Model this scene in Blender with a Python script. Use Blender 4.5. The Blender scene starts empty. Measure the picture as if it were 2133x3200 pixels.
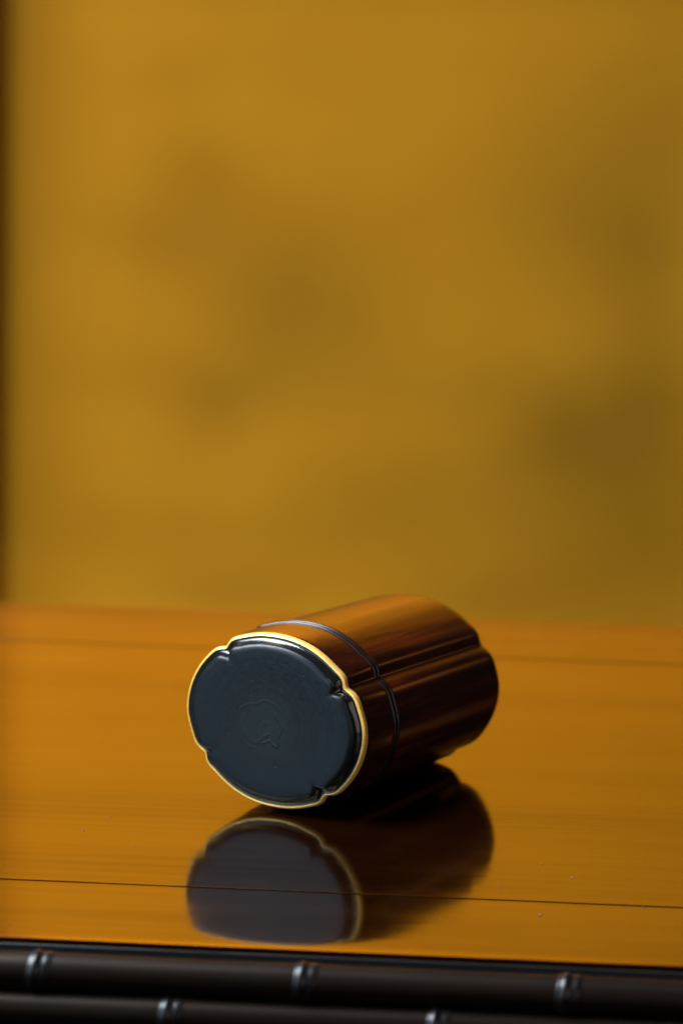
import bpy, bmesh, math, random
from mathutils import Vector, Matrix

S = 0.001            # everything below is measured in millimetres, built in metres
scene = bpy.context.scene
COL = scene.collection
random.seed(4)

# ------------------------------------------------------------------ camera
PITCH, ROLL, CAM_H = 0.1444130, 0.0225467, 226.151
cam_d = bpy.data.cameras.new('camera')
cam = bpy.data.objects.new('camera', cam_d); COL.objects.link(cam)
fw = Vector((0, math.cos(PITCH), -math.sin(PITCH)))
up0 = Vector((0, math.sin(PITCH), math.cos(PITCH)))
rt0 = Vector((1, 0, 0))
rt = math.cos(ROLL) * rt0 + math.sin(ROLL) * up0
up = -math.sin(ROLL) * rt0 + math.cos(ROLL) * up0
M = Matrix(((rt.x, up.x, -fw.x, 0), (rt.y, up.y, -fw.y, 0), (rt.z, up.z, -fw.z, CAM_H * S), (0, 0, 0, 1)))
cam.matrix_world = M
cam_d.sensor_fit = 'HORIZONTAL'
cam_d.sensor_width = 24.0
cam_d.lens = 24.0 * 9000 / 2133
cam_d.clip_start = 0.05
cam_d.clip_end = 50
cam_d.dof.use_dof = True
cam_d.dof.focus_distance = 0.872
cam_d.dof.aperture_fstop = 11.0
cam_d.dof.aperture_blades = 0
scene.camera = cam

# ------------------------------------------------------------------ world, lamps, exposure
w = bpy.data.worlds.new('World'); scene.world = w
w.use_nodes = True
bg = w.node_tree.nodes['Background']
bg.inputs[0].default_value = (0.80, 0.62, 0.55, 1)
bg.inputs[1].default_value = 0.024

scene.view_settings.view_transform = 'Standard'
scene.view_settings.look = 'None'
scene.view_settings.exposure = 0.0
scene.view_settings.gamma = 1.0
scene.cycles.use_denoising = True
scene.cycles.max_bounces = 10
scene.cycles.sample_clamp_indirect = 6.0


def area(name, loc, target, sx, sy, power, color):
    l = bpy.data.lights.new(name, 'AREA'); l.shape = 'RECTANGLE'
    l.size, l.size_y = sx, sy; l.energy = power; l.color = color
    o = bpy.data.objects.new(name, l); COL.objects.link(o)
    o.location = loc
    o.rotation_euler = (Vector(target) - Vector(loc)).to_track_quat('-Z', 'Y').to_euler()
    return o


# added lamp out of view: washes the added orange panel that the lacquer mirrors
area('added_strip_lamp', (-0.42, 3.42, 2.40), (-0.40, 4.0, 0.60), 1.2, 0.12, 112.0, (1.0, 0.80, 0.50))
# window light, high on the left
area('window_lamp', (-0.86, 0.84, 1.10), (0.0, 0.88, 0.03), 0.9, 0.9, 112.0, (0.80, 0.91, 1.0))
# second, softer window at the front left
area('front_window_lamp', (-1.22, 0.02, 0.50), (0.0, 0.88, 0.03), 1.2, 0.9, 13.0, (0.56, 0.78, 1.0))
# dim room light from the front right
area('room_lamp', (0.9, -0.5, 0.45), (0.0, 0.88, 0.03), 1.4, 1.0, 6.5, (1.0, 0.88, 0.86))
# small amber lamp at the back right
area('amber_lamp', (1.55, 2.0, 0.64), (0.0, 0.93, 0.04), 0.20, 0.13, 0.34, (1.0, 0.33, 0.06))
# room lamp that washes the gold screen from the upper left
area('screen_lamp', (-1.12, 2.70, 0.66), (-0.42, 4.0, 0.10), 1.1, 0.7, 14.0, (1.0, 0.90, 0.74))


# ------------------------------------------------------------------ helpers
def link(name, me, mat, parent=None):
    o = bpy.data.objects.new(name, me); COL.objects.link(o)
    if mat: me.materials.append(mat)
    if parent: o.parent = parent
    return o


def obj(name, bm, mat, parent=None, smooth=True):
    bmesh.ops.recalc_face_normals(bm, faces=bm.faces)
    me = bpy.data.meshes.new(name); bm.to_mesh(me); bm.free()
    if smooth:
        me.polygons.foreach_set('use_smooth', [True] * len(me.polygons))
    return link(name, me, mat, parent)


def tag(o, label, cat, group=None):
    o['label'] = label; o['category'] = cat
    if group: o['group'] = group
    return o


def empty(name, loc, rot=(0, 0, 0)):
    o = bpy.data.objects.new(name, None); COL.objects.link(o)
    o.location = loc; o.rotation_euler = rot; o.empty_display_size = 0.02
    return o


class NT:
    def __init__(self, name):
        self.m = bpy.data.materials.new(name); self.m.use_nodes = True
        self.t = self.m.node_tree
        self.b = self.t.nodes['Principled BSDF']

    def n(self, typ, **kw):
        nd = self.t.nodes.new(typ)
        for k, v in kw.items(): setattr(nd, k, v)
        return nd

    def l(self, a, b): self.t.links.new(a, b)

    def set(self, **kw):
        for k, v in kw.items():
            self.b.inputs[k.replace('_', ' ')].default_value = v

    def coord(self, scale=(1, 1, 1), rot=(0, 0, 0)):
        tc = self.n('ShaderNodeTexCoord'); mp = self.n('ShaderNodeMapping')
        mp.inputs['Scale'].default_value = scale; mp.inputs['Rotation'].default_value = rot
        self.l(tc.outputs['Object'], mp.inputs['Vector']); return mp.outputs[0]

    def noise(self, vec, scale=1.0, detail=4, rough=0.55):
        nz = self.n('ShaderNodeTexNoise')
        nz.inputs['Scale'].default_value = scale; nz.inputs['Detail'].default_value = detail
        nz.inputs['Roughness'].default_value = rough
        self.l(vec, nz.inputs['Vector']); return nz.outputs['Fac']

    def ramp(self, fac, stops):
        r = self.n('ShaderNodeValToRGB')
        e = r.color_ramp.elements
        while len(e) < len(stops): e.new(0.5)
        for el, (p, c) in zip(e, stops):
            el.position = p; el.color = c if len(c) == 4 else (*c, 1)
        self.l(fac, r.inputs[0]); return r.outputs[0]

    def math(self, op, a, b=None, clamp=False):
        nd = self.n('ShaderNodeMath', operation=op); nd.use_clamp = clamp
        for i, v in enumerate((a, b)):
            if v is None: continue
            if isinstance(v, (int, float)): nd.inputs[i].default_value = v
            else: self.l(v, nd.inputs[i])
        return nd.outputs[0]

    def bump(self, h, strength, dist):
        b = self.n('ShaderNodeBump'); b.inputs['Strength'].default_value = strength
        b.inputs['Distance'].default_value = dist
        self.l(h, b.inputs['Height']); self.l(b.outputs[0], self.b.inputs['Normal']); return b


# ------------------------------------------------------------------ materials
# amber lacquered board: glossy clear lacquer over fine straight grain
g = NT('amber_lacquer')
v = g.coord((14, 420, 420))
nz = g.noise(v, 1.0, 5, 0.6)
g.l(g.ramp(nz, [(0.25, (0.0030, 0.0007, 0.0001)), (0.75, (0.0055, 0.0012, 0.0002))]), g.b.inputs['Base Color'])
g.set(Roughness=0.055, IOR=1.62)
gr = g.noise(g.coord((6, 260, 260)), 1.0, 5, 0.62)
broad = g.noise(g.coord((2.2, 22, 22)), 1.0, 3, 0.5)
gl = g.math('ADD', g.math('MULTIPLY', gr, 0.45), g.math('MULTIPLY', broad, 0.55))
g.l(g.ramp(gl, [(0.36, (0.22,) * 3), (0.64, (0.66,) * 3)]), g.b.inputs['Specular IOR Level'])
nz2 = g.noise(g.coord((7, 170, 170)), 1.0, 4, 0.55)
g.bump(nz2, 0.055, 0.0004)
g.l(g.ramp(g.noise(g.coord((8, 60, 60)), 1.0, 3), [(0.3, (0.075,) * 3), (0.8, (0.13,) * 3)]), g.b.inputs['Roughness'])
MAT_TABLE = g.m

g = NT('black_lacquer_edge')
g.set(Base_Color=(0.003, 0.0018, 0.0014, 1), Roughness=0.4)
MAT_EDGE = g.m

g = NT('black_bamboo')
nz = g.noise(g.coord((30, 900, 900)), 1.0, 4)
g.l(g.ramp(nz, [(0.3, (0.0022, 0.0013, 0.0010)), (0.8, (0.0052, 0.0029, 0.0020))]), g.b.inputs['Base Color'])
g.set(Roughness=0.42, IOR=1.5)
g.b.inputs['Specular IOR Level'].default_value = 0.13
g.b.inputs['Specular Tint'].default_value = (1.0, 0.74, 0.58, 1)
MAT_BAMBOO = g.m

g = NT('bamboo_node')
nz = g.noise(g.coord((600, 300, 300)), 1.0, 3)
g.l(g.ramp(nz, [(0.3, (0.0025, 0.0018, 0.0016)), (0.8, (0.006, 0.004, 0.0034))]), g.b.inputs['Base Color'])
g.set(Roughness=0.33, IOR=1.5)
g.b.inputs['Specular IOR Level'].default_value = 0.20
MAT_NODE = g.m

# dark red-brown lacquer of the barrel
g = NT('red_brown_lacquer')
nz = g.noise(g.coord((300, 300, 16)), 1.0, 5, 0.6)
g.l(g.ramp(nz, [(0.34, (0.0060, 0.0007, 0.0003)), (0.50, (0.0190, 0.0022, 0.0006)), (0.68, (0.062, 0.0078, 0.0014))]), g.b.inputs['Base Color'])
g.set(Roughness=0.23, IOR=1.42)
nz2 = g.noise(g.coord((160, 160, 26)), 1.0, 3)
g.bump(nz2, 0.06, 0.0006)
MAT_BODY = g.m

# the lid section shows more of the reddish grain
g = NT('grained_red_lacquer')
nz = g.noise(g.coord((420, 420, 60), (0, 0, 0.3)), 1.0, 6, 0.65)
g.l(g.ramp(nz, [(0.3, (0.0085, 0.0012, 0.0005)), (0.55, (0.020, 0.0032, 0.0010)), (0.78, (0.050, 0.0095, 0.0024))]), g.b.inputs['Base Color'])
g.set(Roughness=0.22, IOR=1.42)
nz2 = g.noise(g.coord((500, 500, 90)), 1.0, 4)
g.bump(nz2, 0.10, 0.0005)
MAT_LID = g.m

g = NT('dark_moulding_lacquer')
g.set(Base_Color=(0.007, 0.0022, 0.0016, 1), Roughness=0.24, IOR=1.5)
g.b.inputs['Specular IOR Level'].default_value = 0.32
nz = g.noise(g.coord((900, 900, 900)), 1.0, 4)
g.bump(nz, 0.08, 0.0002)
MAT_RIDGE = g.m

g = NT('gold_leaf_rim')
nz = g.noise(g.coord((500, 500, 1500)), 1.0, 4)
g.l(g.ramp(nz, [(0.25, (0.78, 0.44, 0.085)), (0.7, (0.96, 0.60, 0.15))]), g.b.inputs['Base Color'])
g.set(Metallic=0.55, Roughness=0.32)
MAT_GOLD = g.m

# satin blue-black lacquer of the end panel
g = NT('blue_black_lacquer')
tc = g.n('ShaderNodeTexCoord'); ln = g.n('ShaderNodeVectorMath', operation='LENGTH')
sub = g.n('ShaderNodeVectorMath', operation='SUBTRACT'); sub.inputs[1].default_value = (-0.001, -0.001, -0.0025)
g.l(tc.outputs['Object'], sub.inputs[0]); g.l(sub.outputs[0], ln.inputs[0])
nz = g.noise(g.coord((120, 120, 120)), 1.0, 6, 0.7)
rad = g.math('MULTIPLY', ln.outputs['Value'], 48.0)
fac = g.math('ADD', g.math('MULTIPLY', g.math('SUBTRACT', nz, 0.5), 0.5), rad)
g.l(g.ramp(fac, [(0.10, (0.0042, 0.0068, 0.0058)), (0.62, (0.0020, 0.0034, 0.0044)), (1.0, (0.0018, 0.0032, 0.0046))]), g.b.inputs['Base Color'])
# faint polishing rings and fine rubbing
wv = g.n('ShaderNodeTexNoise'); wv.inputs['Scale'].default_value = 1.0; wv.inputs['Detail'].default_value = 5
cmb = g.n('ShaderNodeCombineXYZ'); g.l(g.math('MULTIPLY', ln.outputs['Value'], 900.0), cmb.inputs[0])
g.l(cmb.outputs[0], wv.inputs['Vector'])
fine = g.noise(g.coord((700, 700, 700)), 1.0, 4, 0.6)
rg = g.math('ADD', g.math('MULTIPLY', wv.outputs['Fac'], 0.5), g.math('MULTIPLY', fine, 0.5))
g.l(g.ramp(rg, [(0.38, (0.30,) * 3), (0.62, (0.46,) * 3)]), g.b.inputs['Roughness'])
g.set(IOR=1.5)
g.b.inputs['Specular IOR Level'].default_value = 0.235
g.bump(fine, 0.05, 0.0002)
MAT_PANEL = g.m

g = NT('black_cove_lacquer')
g.set(Base_Color=(0.004, 0.004, 0.0045, 1), Roughness=0.16, IOR=1.55)
g.bump(g.noise(g.coord((500, 500, 500)), 1.0, 4), 0.10, 0.0003)
MAT_COVE = g.m

g = NT('seal_relief')
g.l(g.ramp(g.noise(g.coord((400, 400, 400)), 1.0, 4), [(0.3, (0.0024, 0.0041, 0.0041)), (0.8, (0.0034, 0.0054, 0.0052))]), g.b.inputs['Base Color'])
g.set(Roughness=0.38)
g.b.inputs['Specular IOR Level'].default_value = 0.25
MAT_SEAL = g.m

g = NT('dust')
g.set(Base_Color=(0.09, 0.075, 0.06, 1), Roughness=0.9)
MAT_DUST = g.m

g = NT('dark_post_wood')
nz = g.noise(g.coord((30, 30, 2)), 1.0, 5)
g.l(g.ramp(nz, [(0.3, (0.30, 0.10, 0.006)), (0.8, (0.38, 0.135, 0.010))]), g.b.inputs['Base Color'])
g.set(Roughness=0.55)
MAT_POST = g.m

# gold screen with faint brushed ink shapes and a corner darkened for light falloff: (x, z, half width, half height, strength) in metres on the screen
INK_AND_FALLOFF = [
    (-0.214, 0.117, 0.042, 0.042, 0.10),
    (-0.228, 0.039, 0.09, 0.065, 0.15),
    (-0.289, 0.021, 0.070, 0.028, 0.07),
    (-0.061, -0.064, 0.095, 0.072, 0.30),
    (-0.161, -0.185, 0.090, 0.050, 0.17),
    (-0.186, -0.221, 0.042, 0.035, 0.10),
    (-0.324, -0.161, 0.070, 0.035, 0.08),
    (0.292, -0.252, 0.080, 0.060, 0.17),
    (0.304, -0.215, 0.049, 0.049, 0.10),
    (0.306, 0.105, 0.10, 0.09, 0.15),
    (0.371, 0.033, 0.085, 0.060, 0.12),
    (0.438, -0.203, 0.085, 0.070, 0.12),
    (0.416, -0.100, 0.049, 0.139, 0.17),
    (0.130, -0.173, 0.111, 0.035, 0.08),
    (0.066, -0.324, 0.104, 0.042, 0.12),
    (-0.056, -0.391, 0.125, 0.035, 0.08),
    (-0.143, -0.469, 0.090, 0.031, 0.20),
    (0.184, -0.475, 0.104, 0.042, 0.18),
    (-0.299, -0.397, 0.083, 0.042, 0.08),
    (0.421, -0.403, 0.160, 0.150, 0.30),  # lower right corner: falloff of the light painted in as a dark patch
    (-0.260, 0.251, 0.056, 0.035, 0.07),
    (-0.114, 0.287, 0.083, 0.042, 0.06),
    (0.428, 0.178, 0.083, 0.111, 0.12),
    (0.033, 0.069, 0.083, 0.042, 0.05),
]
g = NT('gold_leaf_screen')
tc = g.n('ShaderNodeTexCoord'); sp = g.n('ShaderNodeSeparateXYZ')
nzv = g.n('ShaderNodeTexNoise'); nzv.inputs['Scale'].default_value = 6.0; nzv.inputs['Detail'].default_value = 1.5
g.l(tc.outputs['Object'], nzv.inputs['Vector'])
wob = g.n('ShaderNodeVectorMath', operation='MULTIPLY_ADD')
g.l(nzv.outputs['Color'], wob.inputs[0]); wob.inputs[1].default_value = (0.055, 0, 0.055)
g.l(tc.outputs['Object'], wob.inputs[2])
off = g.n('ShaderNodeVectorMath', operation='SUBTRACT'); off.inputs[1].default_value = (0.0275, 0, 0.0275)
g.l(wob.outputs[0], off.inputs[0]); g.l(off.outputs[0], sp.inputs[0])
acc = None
for (cx, cz, rx, rz, st) in INK_AND_FALLOFF:
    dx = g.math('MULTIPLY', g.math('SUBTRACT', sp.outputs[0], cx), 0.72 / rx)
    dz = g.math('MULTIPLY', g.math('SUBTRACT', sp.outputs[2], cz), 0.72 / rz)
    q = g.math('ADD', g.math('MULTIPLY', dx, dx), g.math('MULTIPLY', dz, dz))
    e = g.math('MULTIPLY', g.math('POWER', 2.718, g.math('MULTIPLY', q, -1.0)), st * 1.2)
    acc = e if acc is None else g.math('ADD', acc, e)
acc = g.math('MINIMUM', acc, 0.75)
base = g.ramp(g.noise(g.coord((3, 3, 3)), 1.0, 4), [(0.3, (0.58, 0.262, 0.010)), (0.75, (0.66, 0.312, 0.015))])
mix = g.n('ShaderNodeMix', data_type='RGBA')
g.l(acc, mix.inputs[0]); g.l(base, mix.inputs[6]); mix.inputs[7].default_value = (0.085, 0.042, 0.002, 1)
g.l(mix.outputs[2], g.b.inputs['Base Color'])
g.set(Roughness=0.75)
g.b.inputs['Specular IOR Level'].default_value = 0.1
MAT_SCREEN = g.m


g = NT('added_panel_orange')  # orange of the added panel, there to be mirrored in the lacquer
nz = g.noise(g.coord((4, 4, 4)), 1.0, 4)
g.l(g.ramp(nz, [(0.3, (0.76, 0.325, 0.008)), (0.75, (0.82, 0.365, 0.010))]), g.b.inputs['Base Color'])
g.set(Roughness=0.8)
g.b.inputs['Specular IOR Level'].default_value = 0.1
MAT_UPPER = g.m


# ------------------------------------------------------------------ background: gold screen and the post at its left edge
def box_bm(bm, x0, x1, y0, y1, z0, z1, bevel=0.0):
    r = bmesh.ops.create_cube(bm, size=1.0)
    for q in r['verts']:
        q.co = Vector(((x0 + x1) / 2 + q.co.x * (x1 - x0), (y0 + y1) / 2 + q.co.y * (y1 - y0), (z0 + z1) / 2 + q.co.z * (z1 - z0)))
    if bevel:
        ed = list({e for q in r['verts'] for e in q.link_edges})
        bmesh.ops.bevel(bm, geom=ed, offset=bevel, segments=3, affect='EDGES', profile=0.6)


scr = empty('gold_screen', (0, 4.0, 0))
tag(scr, 'tall gold leaf screen with faint dark ink shapes standing behind the table', 'screen')
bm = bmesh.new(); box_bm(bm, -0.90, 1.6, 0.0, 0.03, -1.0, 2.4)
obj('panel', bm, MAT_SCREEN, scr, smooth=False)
bm = bmesh.new(); box_bm(bm, -0.89, 1.59, -0.035, -0.004, 0.456, 2.35)  # unseen panel added above the view for the table to mirror
obj('added_reflected_panel', bm, MAT_UPPER, scr, smooth=False)
bm = bmesh.new(); box_bm(bm, -0.89, 1.59, -0.19, -0.003, 0.430, 0.454, 0.004)  # unseen ledge added to keep the strip light off the lower screen
obj('added_shield_ledge', bm, MAT_POST, scr, smooth=False)
bm = bmesh.new(); box_bm(bm, -1.25, 0.45, -0.74, -0.72, 2.15, 2.6, 0.004)  # unseen board added to hide the strip light from the table
obj('added_lamp_shield', bm, MAT_POST, scr, smooth=False)
bm = bmesh.new(); box_bm(bm, -0.66, -0.486, -0.15, -0.004, -1.0, 0.427, 0.03)
po = obj('frame_post', bm, MAT_POST, scr)
bm = bmesh.new(); box_bm(bm, -0.66, -0.495, -0.10, -0.038, 0.457, 2.3, 0.02)
obj('frame_post', bm, MAT_POST, scr)
po['label'] = 'dark brown upright at the left edge'

# ------------------------------------------------------------------ table
YT = 0.0721036
table = empty('display_table', (0, 0, 0), (0, 0, -YT))
tag(table, 'glossy amber lacquered table top edged with black bamboo rods', 'table')
FRONT, SEAM, SEAM2, FAR = 740.4 * S, 796.2 * S, 1153.0 * S, 1239.6 * S
XL, XR = -0.55, 0.55
THICK = 0.016


def board(name, prof):
    """extrude a (y, z) outline along x"""
    bm = bmesh.new()
    nx = 90
    rows = []
    for i in range(nx + 1):
        x = XL + (XR - XL) * i / nx
        j = random.gauss(0, 0.06 * S)          # hand-planed edges are never dead straight
        rows.append([bm.verts.new((x, y + j, z)) for y, z in prof])
    n = len(prof)
    for a, b in zip(rows, rows[1:]):
        for k in range(n):
            bm.faces.new((a[k], a[(k + 1) % n], b[(k + 1) % n], b[k]))
    bm.faces.new(rows[0]); bm.faces.new(rows[-1])
    o = obj(name, bm, MAT_TABLE, table)
    for f in o.data.polygons:       # broad flat faces stay flat, the small arrises are smooth
        if abs(f.normal.z) > 0.99999 or abs(f.normal.z) < 1e-4: f.use_smooth = False
    return o


def eased(y0, y1, r0, r1, z=0.0):
    """board outline with small rounded top arrises"""
    p = [(y0, z - THICK)]
    for k in range(5):
        a = math.pi / 2 * k / 4
        p.append((y0 + r0 - r0 * math.cos(a), z - r0 + r0 * math.sin(a)))
    for k in range(5):
        a = math.pi / 2 * k / 4
        p.append((y1 - r1 + r1 * math.sin(a), z - r1 + r1 * math.cos(a)))
    p.append((y1, z - THICK))
    return p


GAP = 1.0 * S
board('board', eased(SEAM2 + GAP, FAR, 0.2 * S, 1.0 * S))
board('board', eased(SEAM + GAP / 2, SEAM2 - GAP * 0.3, 0.25 * S, 0.2 * S))
# front board: its top falls away gently towards the rounded front arris
p = [(FRONT, -1.9 * S)]
for k in range(5):
    a = math.pi / 2 * k / 4
    p.append((FRONT + 0.9 * S - 0.9 * S * math.cos(a), -1.24 * S + 0.9 * S * math.sin(a)))
for k in range(1, 13):
    s = k / 12
    p.append((FRONT + 0.9 * S + 13 * S * s, -0.34 * S * (1 - s) ** 2.2))
r1 = 0.25 * S
for k in range(5):
    a = math.pi / 2 * k / 4
    p.append((SEAM - GAP / 2 - r1 + r1 * math.sin(a), -r1 + r1 * math.cos(a)))
p += [(SEAM - GAP / 2, -THICK), (FRONT + 3 * S, -THICK), (FRONT + 3 * S, -1.9 * S)]
fb = board('board', p)
bm = bmesh.new(); box_bm(bm, XL, XR, FRONT - 0.25 * S, FRONT + 2.6 * S, -4.4 * S, -1.75 * S, 0.35 * S)
obj('edge_strip', bm, MAT_EDGE, table)
bm = bmesh.new(); box_bm(bm, XL, XR, FRONT + 3.1 * S, FRONT + 16 * S, -70 * S, -THICK - 0.2 * S, 0.5 * S)
obj('apron', bm, MAT_TABLE, table)
bm = bmesh.new(); box_bm(bm, XL, XR, FRONT - 2 * S, FRONT + 2.8 * S, -70 * S, -25.0 * S, 0.5 * S)
obj('lower_rail', bm, MAT_TABLE, table)


def lathe_x(name, prof, yc, zc, mat, parent, seg=28, jitter=0.0):
    """turn (x, r) outline round the x axis"""
    bm = bmesh.new(); rows = []
    for x, r in prof:
        rows.append([bm.verts.new((x + jitter * math.sin(2 * math.pi * k / seg + 0.6), yc + r * math.cos(2 * math.pi * k / seg),
                                   zc + r * math.sin(2 * math.pi * k / seg))) for k in range(seg)])
    for a, b in zip(rows, rows[1:]):
        for k in range(seg):
            bm.faces.new((a[k], a[(k + 1) % seg], b[(k + 1) % seg], b[k]))
    bm.faces.new(rows[0]); bm.faces.new(rows[-1])
    return obj(name, bm, mat, parent)


def rod(yc, zc, r, nodes):
    prof = []
    x = XL
    xs = sorted(nodes)
    N = 160
    for i in range(N + 1):
        x = XL + (XR - XL) * i / N
        dmin = min(abs(x - q * S) for q in xs)
        prof.append((x, r * (1 + 0.030 * math.exp(-(dmin / (9 * S)) ** 2) + 0.006 * math.sin(x * 83 + zc * 900))))
    o = lathe_x('bamboo_rod', prof, yc, zc, MAT_BAMBOO, table)
    for q in xs:
        pr = []
        v1, v2, v3 = random.uniform(0.8, 1.15), random.uniform(0.5, 1.2), random.uniform(-0.3, 0.3)
        for k in range(25):
            u = -3.4 + 6.8 * k / 24
            hgt = 0.10 + 0.52 * v1 * math.exp(-((u + 1.1 + v3) / 1.0) ** 2) + 0.13 * v2 * math.exp(-((u - 1.8 + v3) / 0.9) ** 2)
            if abs(u) > 3.3: hgt = -0.4
            pr.append((q * S + u * S, r * 1.03 + hgt * S))
        lathe_x('bamboo_node', pr, yc, zc, MAT_NODE, o, jitter=random.uniform(0.3, 0.7) * S)


NU = [-77.5, -6.4, 63.0]
NL = [-41.8, 29.2]
XO = -53.4     # table frame is turned, so its x runs from a shifted zero
up_nodes = [XO + q for q in [-77.5 - 72.5 * k for k in range(1, 6)] + NU + [62.3 + 71 * k for k in range(1, 6)]]
lo_nodes = [XO + q for q in [-41.8 - 74 * k for k in range(1, 6)] + NL + [30.0 + 74 * k for k in range(1, 6)]]
rod(FRONT - 3.0 * S, -8.2 * S, 5.2 * S, up_nodes)
rod(FRONT - 6.0 * S, -17.8 * S, 4.9 * S, lo_nodes)

# ------------------------------------------------------------------ lobed lacquer caddy lying on its side
PSI = 0.4977191
CX, CY = -19.806, 889.647
TILT = -0.0135
BASE = [(0, 32.55), (10, 31.7), (20, 30.75), (28, 29.95), (36, 29.35), (45, 28.7), (60, 28.15), (75, 27.8), (90, 27.75),
        (105, 28.35), (118, 29.15), (126, 29.65), (131, 30.0), (138, 30.55), (148, 31.6), (160, 32.3), (170, 32.6), (180, 32.55)]
NOTCH = (28.3, 130.4, 207.8, 311.7)


def base_r(deg):
    a = deg % 180
    for (a0, r0), (a1, r1) in zip(BASE, BASE[1:]):
        if a0 <= a <= a1:
            i = BASE.index((a0, r0))
            rm = BASE[i - 1][1] if i > 0 else BASE[-2][1]
            am = BASE[i - 1][0] if i > 0 else BASE[-2][0] - 180
            rp = BASE[i + 2][1] if i + 2 < len(BASE) else BASE[1][1]
            ap = BASE[i + 2][0] if i + 2 < len(BASE) else BASE[1][0] + 180
            t = (a - a0) / (a1 - a0)
            m0 = (r1 - rm) / (a1 - am) * (a1 - a0)
            m1 = (rp - r0) / (ap - a0) * (a1 - a0)
            return (2 * t**3 - 3 * t**2 + 1) * r0 + (t**3 - 2 * t**2 + t) * m0 + (-2 * t**3 + 3 * t**2) * r1 + (t**3 - t**2) * m1


SEG = 300
RS = [base_r(360.0 * k / SEG) for k in range(SEG)]
# light smoothing of the plain outline
for _ in range(6):
    RS = [(RS[k - 1] + 2 * RS[k] + RS[(k + 1) % SEG]) / 4 for k in range(SEG)]


def outline(off, depth, width):
    """closed outline, radius = plain oval + off, cut by the four notches"""
    pts = []
    for k in range(SEG):
        deg = 360.0 * k / SEG
        n = 0.0; sh = 0.0
        for c in NOTCH:
            dlt = (deg - c + 180) % 360 - 180
            n += math.exp(-(abs(dlt) / width) ** 1.8)
            sh += math.exp(-((abs(dlt) - 2.1 * width) / (1.3 * width)) ** 2)
        r = RS[k] + off - depth * n + 0.22 * depth * sh
        a = math.radians(deg)
        pts.append((r * math.cos(a), r * math.sin(a)))
    return pts


def loft(name, prof, mat, parent, cap0=False, cap1=False):
    """prof: list of (t, offset, notch depth, notch width); local z runs along the caddy"""
    bm = bmesh.new(); rows = []
    for t, off, dp, wd in prof:
        rows.append([bm.verts.new((x * S, y * S, t * S)) for x, y in outline(off, dp, wd)])
    for a, b in zip(rows, rows[1:]):
        for k in range(SEG):
            bm.faces.new((a[k], a[(k + 1) % SEG], b[(k + 1) % SEG], b[k]))
    for flag, row in ((cap0, rows[0]), (cap1, rows[-1])):
        if flag: bm.faces.new(row)
    return obj(name, bm, mat, parent)


d = Vector((math.sin(PSI) * math.cos(TILT), math.cos(PSI) * math.cos(TILT), math.sin(TILT)))
h = Vector((math.cos(PSI), -math.sin(PSI), 0))
u = h.cross(d)
CZ = 29.45
origin = Vector((CX, CY, CZ)) * S
caddy = empty('tea_caddy', origin)
caddy.matrix_world = Matrix(((h.x, u.x, d.x, origin.x), (h.y, u.y, d.y, origin.y), (h.z, u.z, d.z, origin.z), (0, 0, 0, 1)))
tag(caddy, 'dark red brown lobed lacquer caddy lying on its side on the table, gold rim forward', 'caddy')


def arc(t0, o0, r, a0, a1, n, dp, wd):
    return [(t0 + r * math.sin(math.radians(a0 + (a1 - a0) * k / n)), o0 + r * math.cos(math.radians(a0 + (a1 - a0) * k / n)), dp, wd) for k in range(n + 1)]


# gold rim: rounded lip
ND, NW = 1.15, 3.8
rim = [(0.70, -0.98, ND, NW), (0.25, -0.93, ND, NW), (0.04, -0.84, ND, NW), (0.0, -0.72, ND, NW), (0.10, -0.50, ND, NW), (0.32, -0.26, ND, NW), (0.62, -0.06, ND, NW),
       (1.00, 0.07, ND, NW), (1.45, 0.14, ND, NW), (1.85, 0.16, ND, NW)]
loft('gold_rim', rim, MAT_GOLD, caddy)
# lid section behind the rim
lid = [(1.85, 0.14, ND, NW)]
for k in range(13):
    t = 2.0 + 15.9 * k / 12
    lid.append((t, 0.22 + 0.75 * (1 - (1 - k / 12) ** 1.6), ND, NW + 0.7 * k / 12))
loft('lid', lid, MAT_LID, caddy)
# the pair of raised mouldings round the seam
for tc_ in (18.35, 20.7):
    pr = [(tc_ + 0.78 * math.sin(math.radians(-100 + 200 * k / 10)), 0.85 + 0.72 * math.cos(math.radians(-100 + 200 * k / 10)), 1.35, 3.9) for k in range(11)]
    loft('moulding_ring', pr, MAT_RIDGE, caddy)
# barrel with rounded far shoulder
BD, BW = 1.35, 4.6
body = [(18.2, 0.65, BD, BW), (21.3, 0.70, BD, BW)]
for k in range(1, 11): body.append((21.3 + 70.5 * k / 10, 0.70 + 0.15 * math.sin(math.pi * k / 10), BD, BW))
for k in range(1, 13):
    a = math.radians(90 * k / 12)
    body.append((91.8 + 10.0 * math.sin(a), 0.70 - 10.0 * (1 - math.cos(a)) ** 1.25, BD * (1 - 0.5 * (k / 12) ** 2), BW + k * 0.15))
body.append((101.9, -15.0, 0.3, 7))
loft('barrel', body, MAT_BODY, caddy, cap1=True)
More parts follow.
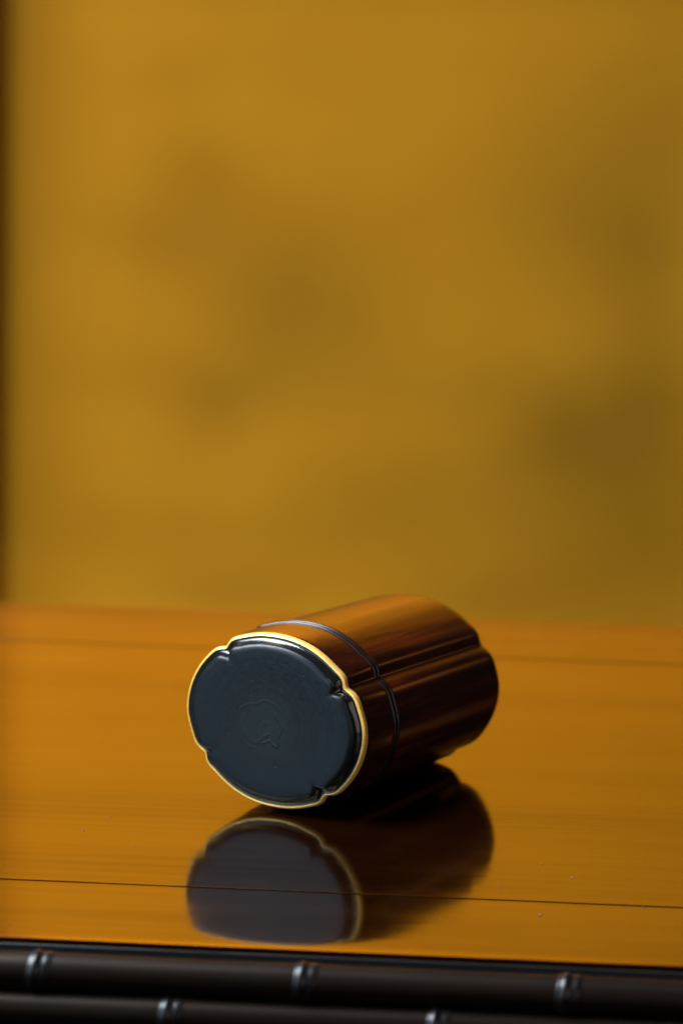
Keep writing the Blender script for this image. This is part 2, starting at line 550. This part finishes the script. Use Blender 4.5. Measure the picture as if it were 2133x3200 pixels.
# cove between rim and end panel, then the proud end panel
PD, PW = 1.9, 3.2
cove = [(0.50, -0.93, ND, NW), (0.70, -1.15, ND, NW), (0.68, -1.50, 1.4, NW), (0.45, -1.92, 1.5, NW), (0.12, -2.25, 1.6, NW), (-0.30, -2.58, 1.7, NW), (-0.8, -2.86, 1.8, PW), (-1.3, -3.1, PD, PW)]
loft('cove', cove, MAT_COVE, caddy)
pan = [(-1.3, -3.08, PD, PW)]
for k in range(1, 9):
    a = math.radians(90 * k / 8)
    pan.append((-1.3 - 1.15 * math.sin(a), -3.08 - 2.1 * (1 - math.cos(a)), PD, PW - 0.2 * k / 8))
for k, (o_, f_) in enumerate(((-6.0, 0.75), (-8.0, 0.3), (-12, 0.05), (-18, 0.0), (-24, 0.0))):
    pan.append((-2.45 - 0.06 * (k + 1) ** 0.8, o_, PD * f_, PW + 2))
panel = loft('end_panel', pan, MAT_PANEL, caddy, cap1=True)

# faint carved seal in the middle of the panel: low ridges
SEAL = [[(-11.65, 1.27), (-10.82, 3.26), (-8.91, 4.69), (-6.6, 5.4), (-4.66, 5.73), (-2.75, 6.73), (-1.21, 6.83), (0.73, 6.39), (2.68, 5.27), (4.66, 3.3), (5.67, 1.39), (6.69, -0.69), (7.21, -2.32), (6.41, -4.63), (6.1, -7.05)],
        [(0.8, 3.84), (1.98, 2.8), (2.99, 1.23), (3.99, -0.35), (4.6, -1.46), (3.87, -3.09), (2.96, -4.74), (2.8, -5.95), (3.03, -7.45), (1.08, -6.68), (0.09, -5.79), (-2.01, -6.74), (-3.95, -6.82)],
        [(-7.7, 2.79), (-9.22, 1.41), (-9.74, -1.06), (-9.3, -3.06), (-8.27, -4.98), (-6.68, -6.32), (-4.73, -6.75), (-2.82, -5.65), (-0.53, -4.16)],
        [(-9.41, -6.16), (-7.81, -7.83), (-6.04, -8.63), (-4.29, -8.75)],
        [(3.5, 4.6), (5.0, 2.2), (6.1, -0.4), (6.6, -2.6)], [(-2.8, -1.6), (-1.9, -0.7), (-1.2, -0.4)], [(-3.0, -5.4), (-1.7, -4.5), (-0.4, -3.7), (0.2, -3.2)]]


def smooth_line(pts, n=6):
    out = []
    for i in range(len(pts) - 1):
        p0 = pts[max(i - 1, 0)]; p1 = pts[i]; p2 = pts[i + 1]; p3 = pts[min(i + 2, len(pts) - 1)]
        for k in range(n):
            t = k / n
            out.append(tuple(0.5 * (2 * p1[j] + (p2[j] - p0[j]) * t + (2 * p0[j] - 5 * p1[j] + 4 * p2[j] - p3[j]) * t * t + (3 * p1[j] - p0[j] - 3 * p2[j] + p3[j]) * t**3) for j in (0, 1)))
    out.append(pts[-1]); return out


bm = bmesh.new()
ZF = -2.67
for line, wd, hh in zip(SEAL, (0.5, 0.6, 0.9, 0.5, 0.5, 0.7, 0.8), (0.05, 0.085, 0.05, 0.03, 0.035, 0.07, 0.10)):
    L = smooth_line(line)
    rows = []
    for i, (x, y) in enumerate(L):
        a = L[max(i - 1, 0)]; b = L[min(i + 1, len(L) - 1)]
        tx, ty = b[0] - a[0], b[1] - a[1]; q = math.hypot(tx, ty) or 1
        nx_, ny_ = -ty / q, tx / q
        tp = min(1.0, i / 6, (len(L) - 1 - i) / 6) * 0.9 + 0.1
        rows.append([bm.verts.new(((x + nx_ * s * wd * tp) * S, (y + ny_ * s * wd * tp) * S, (ZF + 0.03 - hh * tp * z) * S)) for s, z in ((-1, 0), (-0.55, 0.75), (0, 1), (0.55, 0.75), (1, 0))])
    for a, b in zip(rows, rows[1:]):
        for k in range(4): bm.faces.new((a[k], a[k + 1], b[k + 1], b[k]))
obj('seal_relief', bm, MAT_SEAL, panel)

# ------------------------------------------------------------------ specks of dust on the lacquer
bm = bmesh.new()
SPECKS = [(70, 820, .35), (62, 835, .28), (48, 808, .3), (-77, 862, .3), (-70, 880, .25), (-60, 845, .22), (88, 790.5, .35), (84, 790.8, .3), (30, 775, .3), (-88, 760, .25), (58, 780, .45)]
for _ in range(50): SPECKS.append((random.uniform(-95, 115), random.uniform(755, 1000), random.uniform(0.03, 0.09)))
for _ in range(5): SPECKS.append((random.uniform(20, 100), 796 - 0.075 * random.uniform(10, 90), random.uniform(0.06, 0.2)))
for x, y, r in SPECKS:
    r0 = bmesh.ops.create_icosphere(bm, subdivisions=1, radius=r * S)
    a = random.uniform(0, 3.1)
    for q in r0['verts']:
        c = q.co.copy(); c.x *= random.uniform(0.6, 1.5); c.y *= random.uniform(0.6, 1.3); c.z *= 0.35
        q.co = Matrix.Rotation(a, 3, 'Z') @ c + Vector((x * S, y * S, r * 0.3 * S))
for _ in range(22):                 # and a few on the end panel and barrel
    a, q = random.uniform(0, 6.28), 21 * math.sqrt(random.random())
    r0 = bmesh.ops.create_icosphere(bm, subdivisions=1, radius=random.uniform(0.05, 0.11) * S)
    c = origin + (h * (q * math.cos(a)) + u * (q * math.sin(a)) + d * -2.62) * S
    for v_ in r0['verts']: v_.co += c
ds = obj('dust', bm, MAT_DUST)
ds['kind'] = 'stuff'; ds['label'] = 'few pale dust specks on the amber table top and the caddy end'
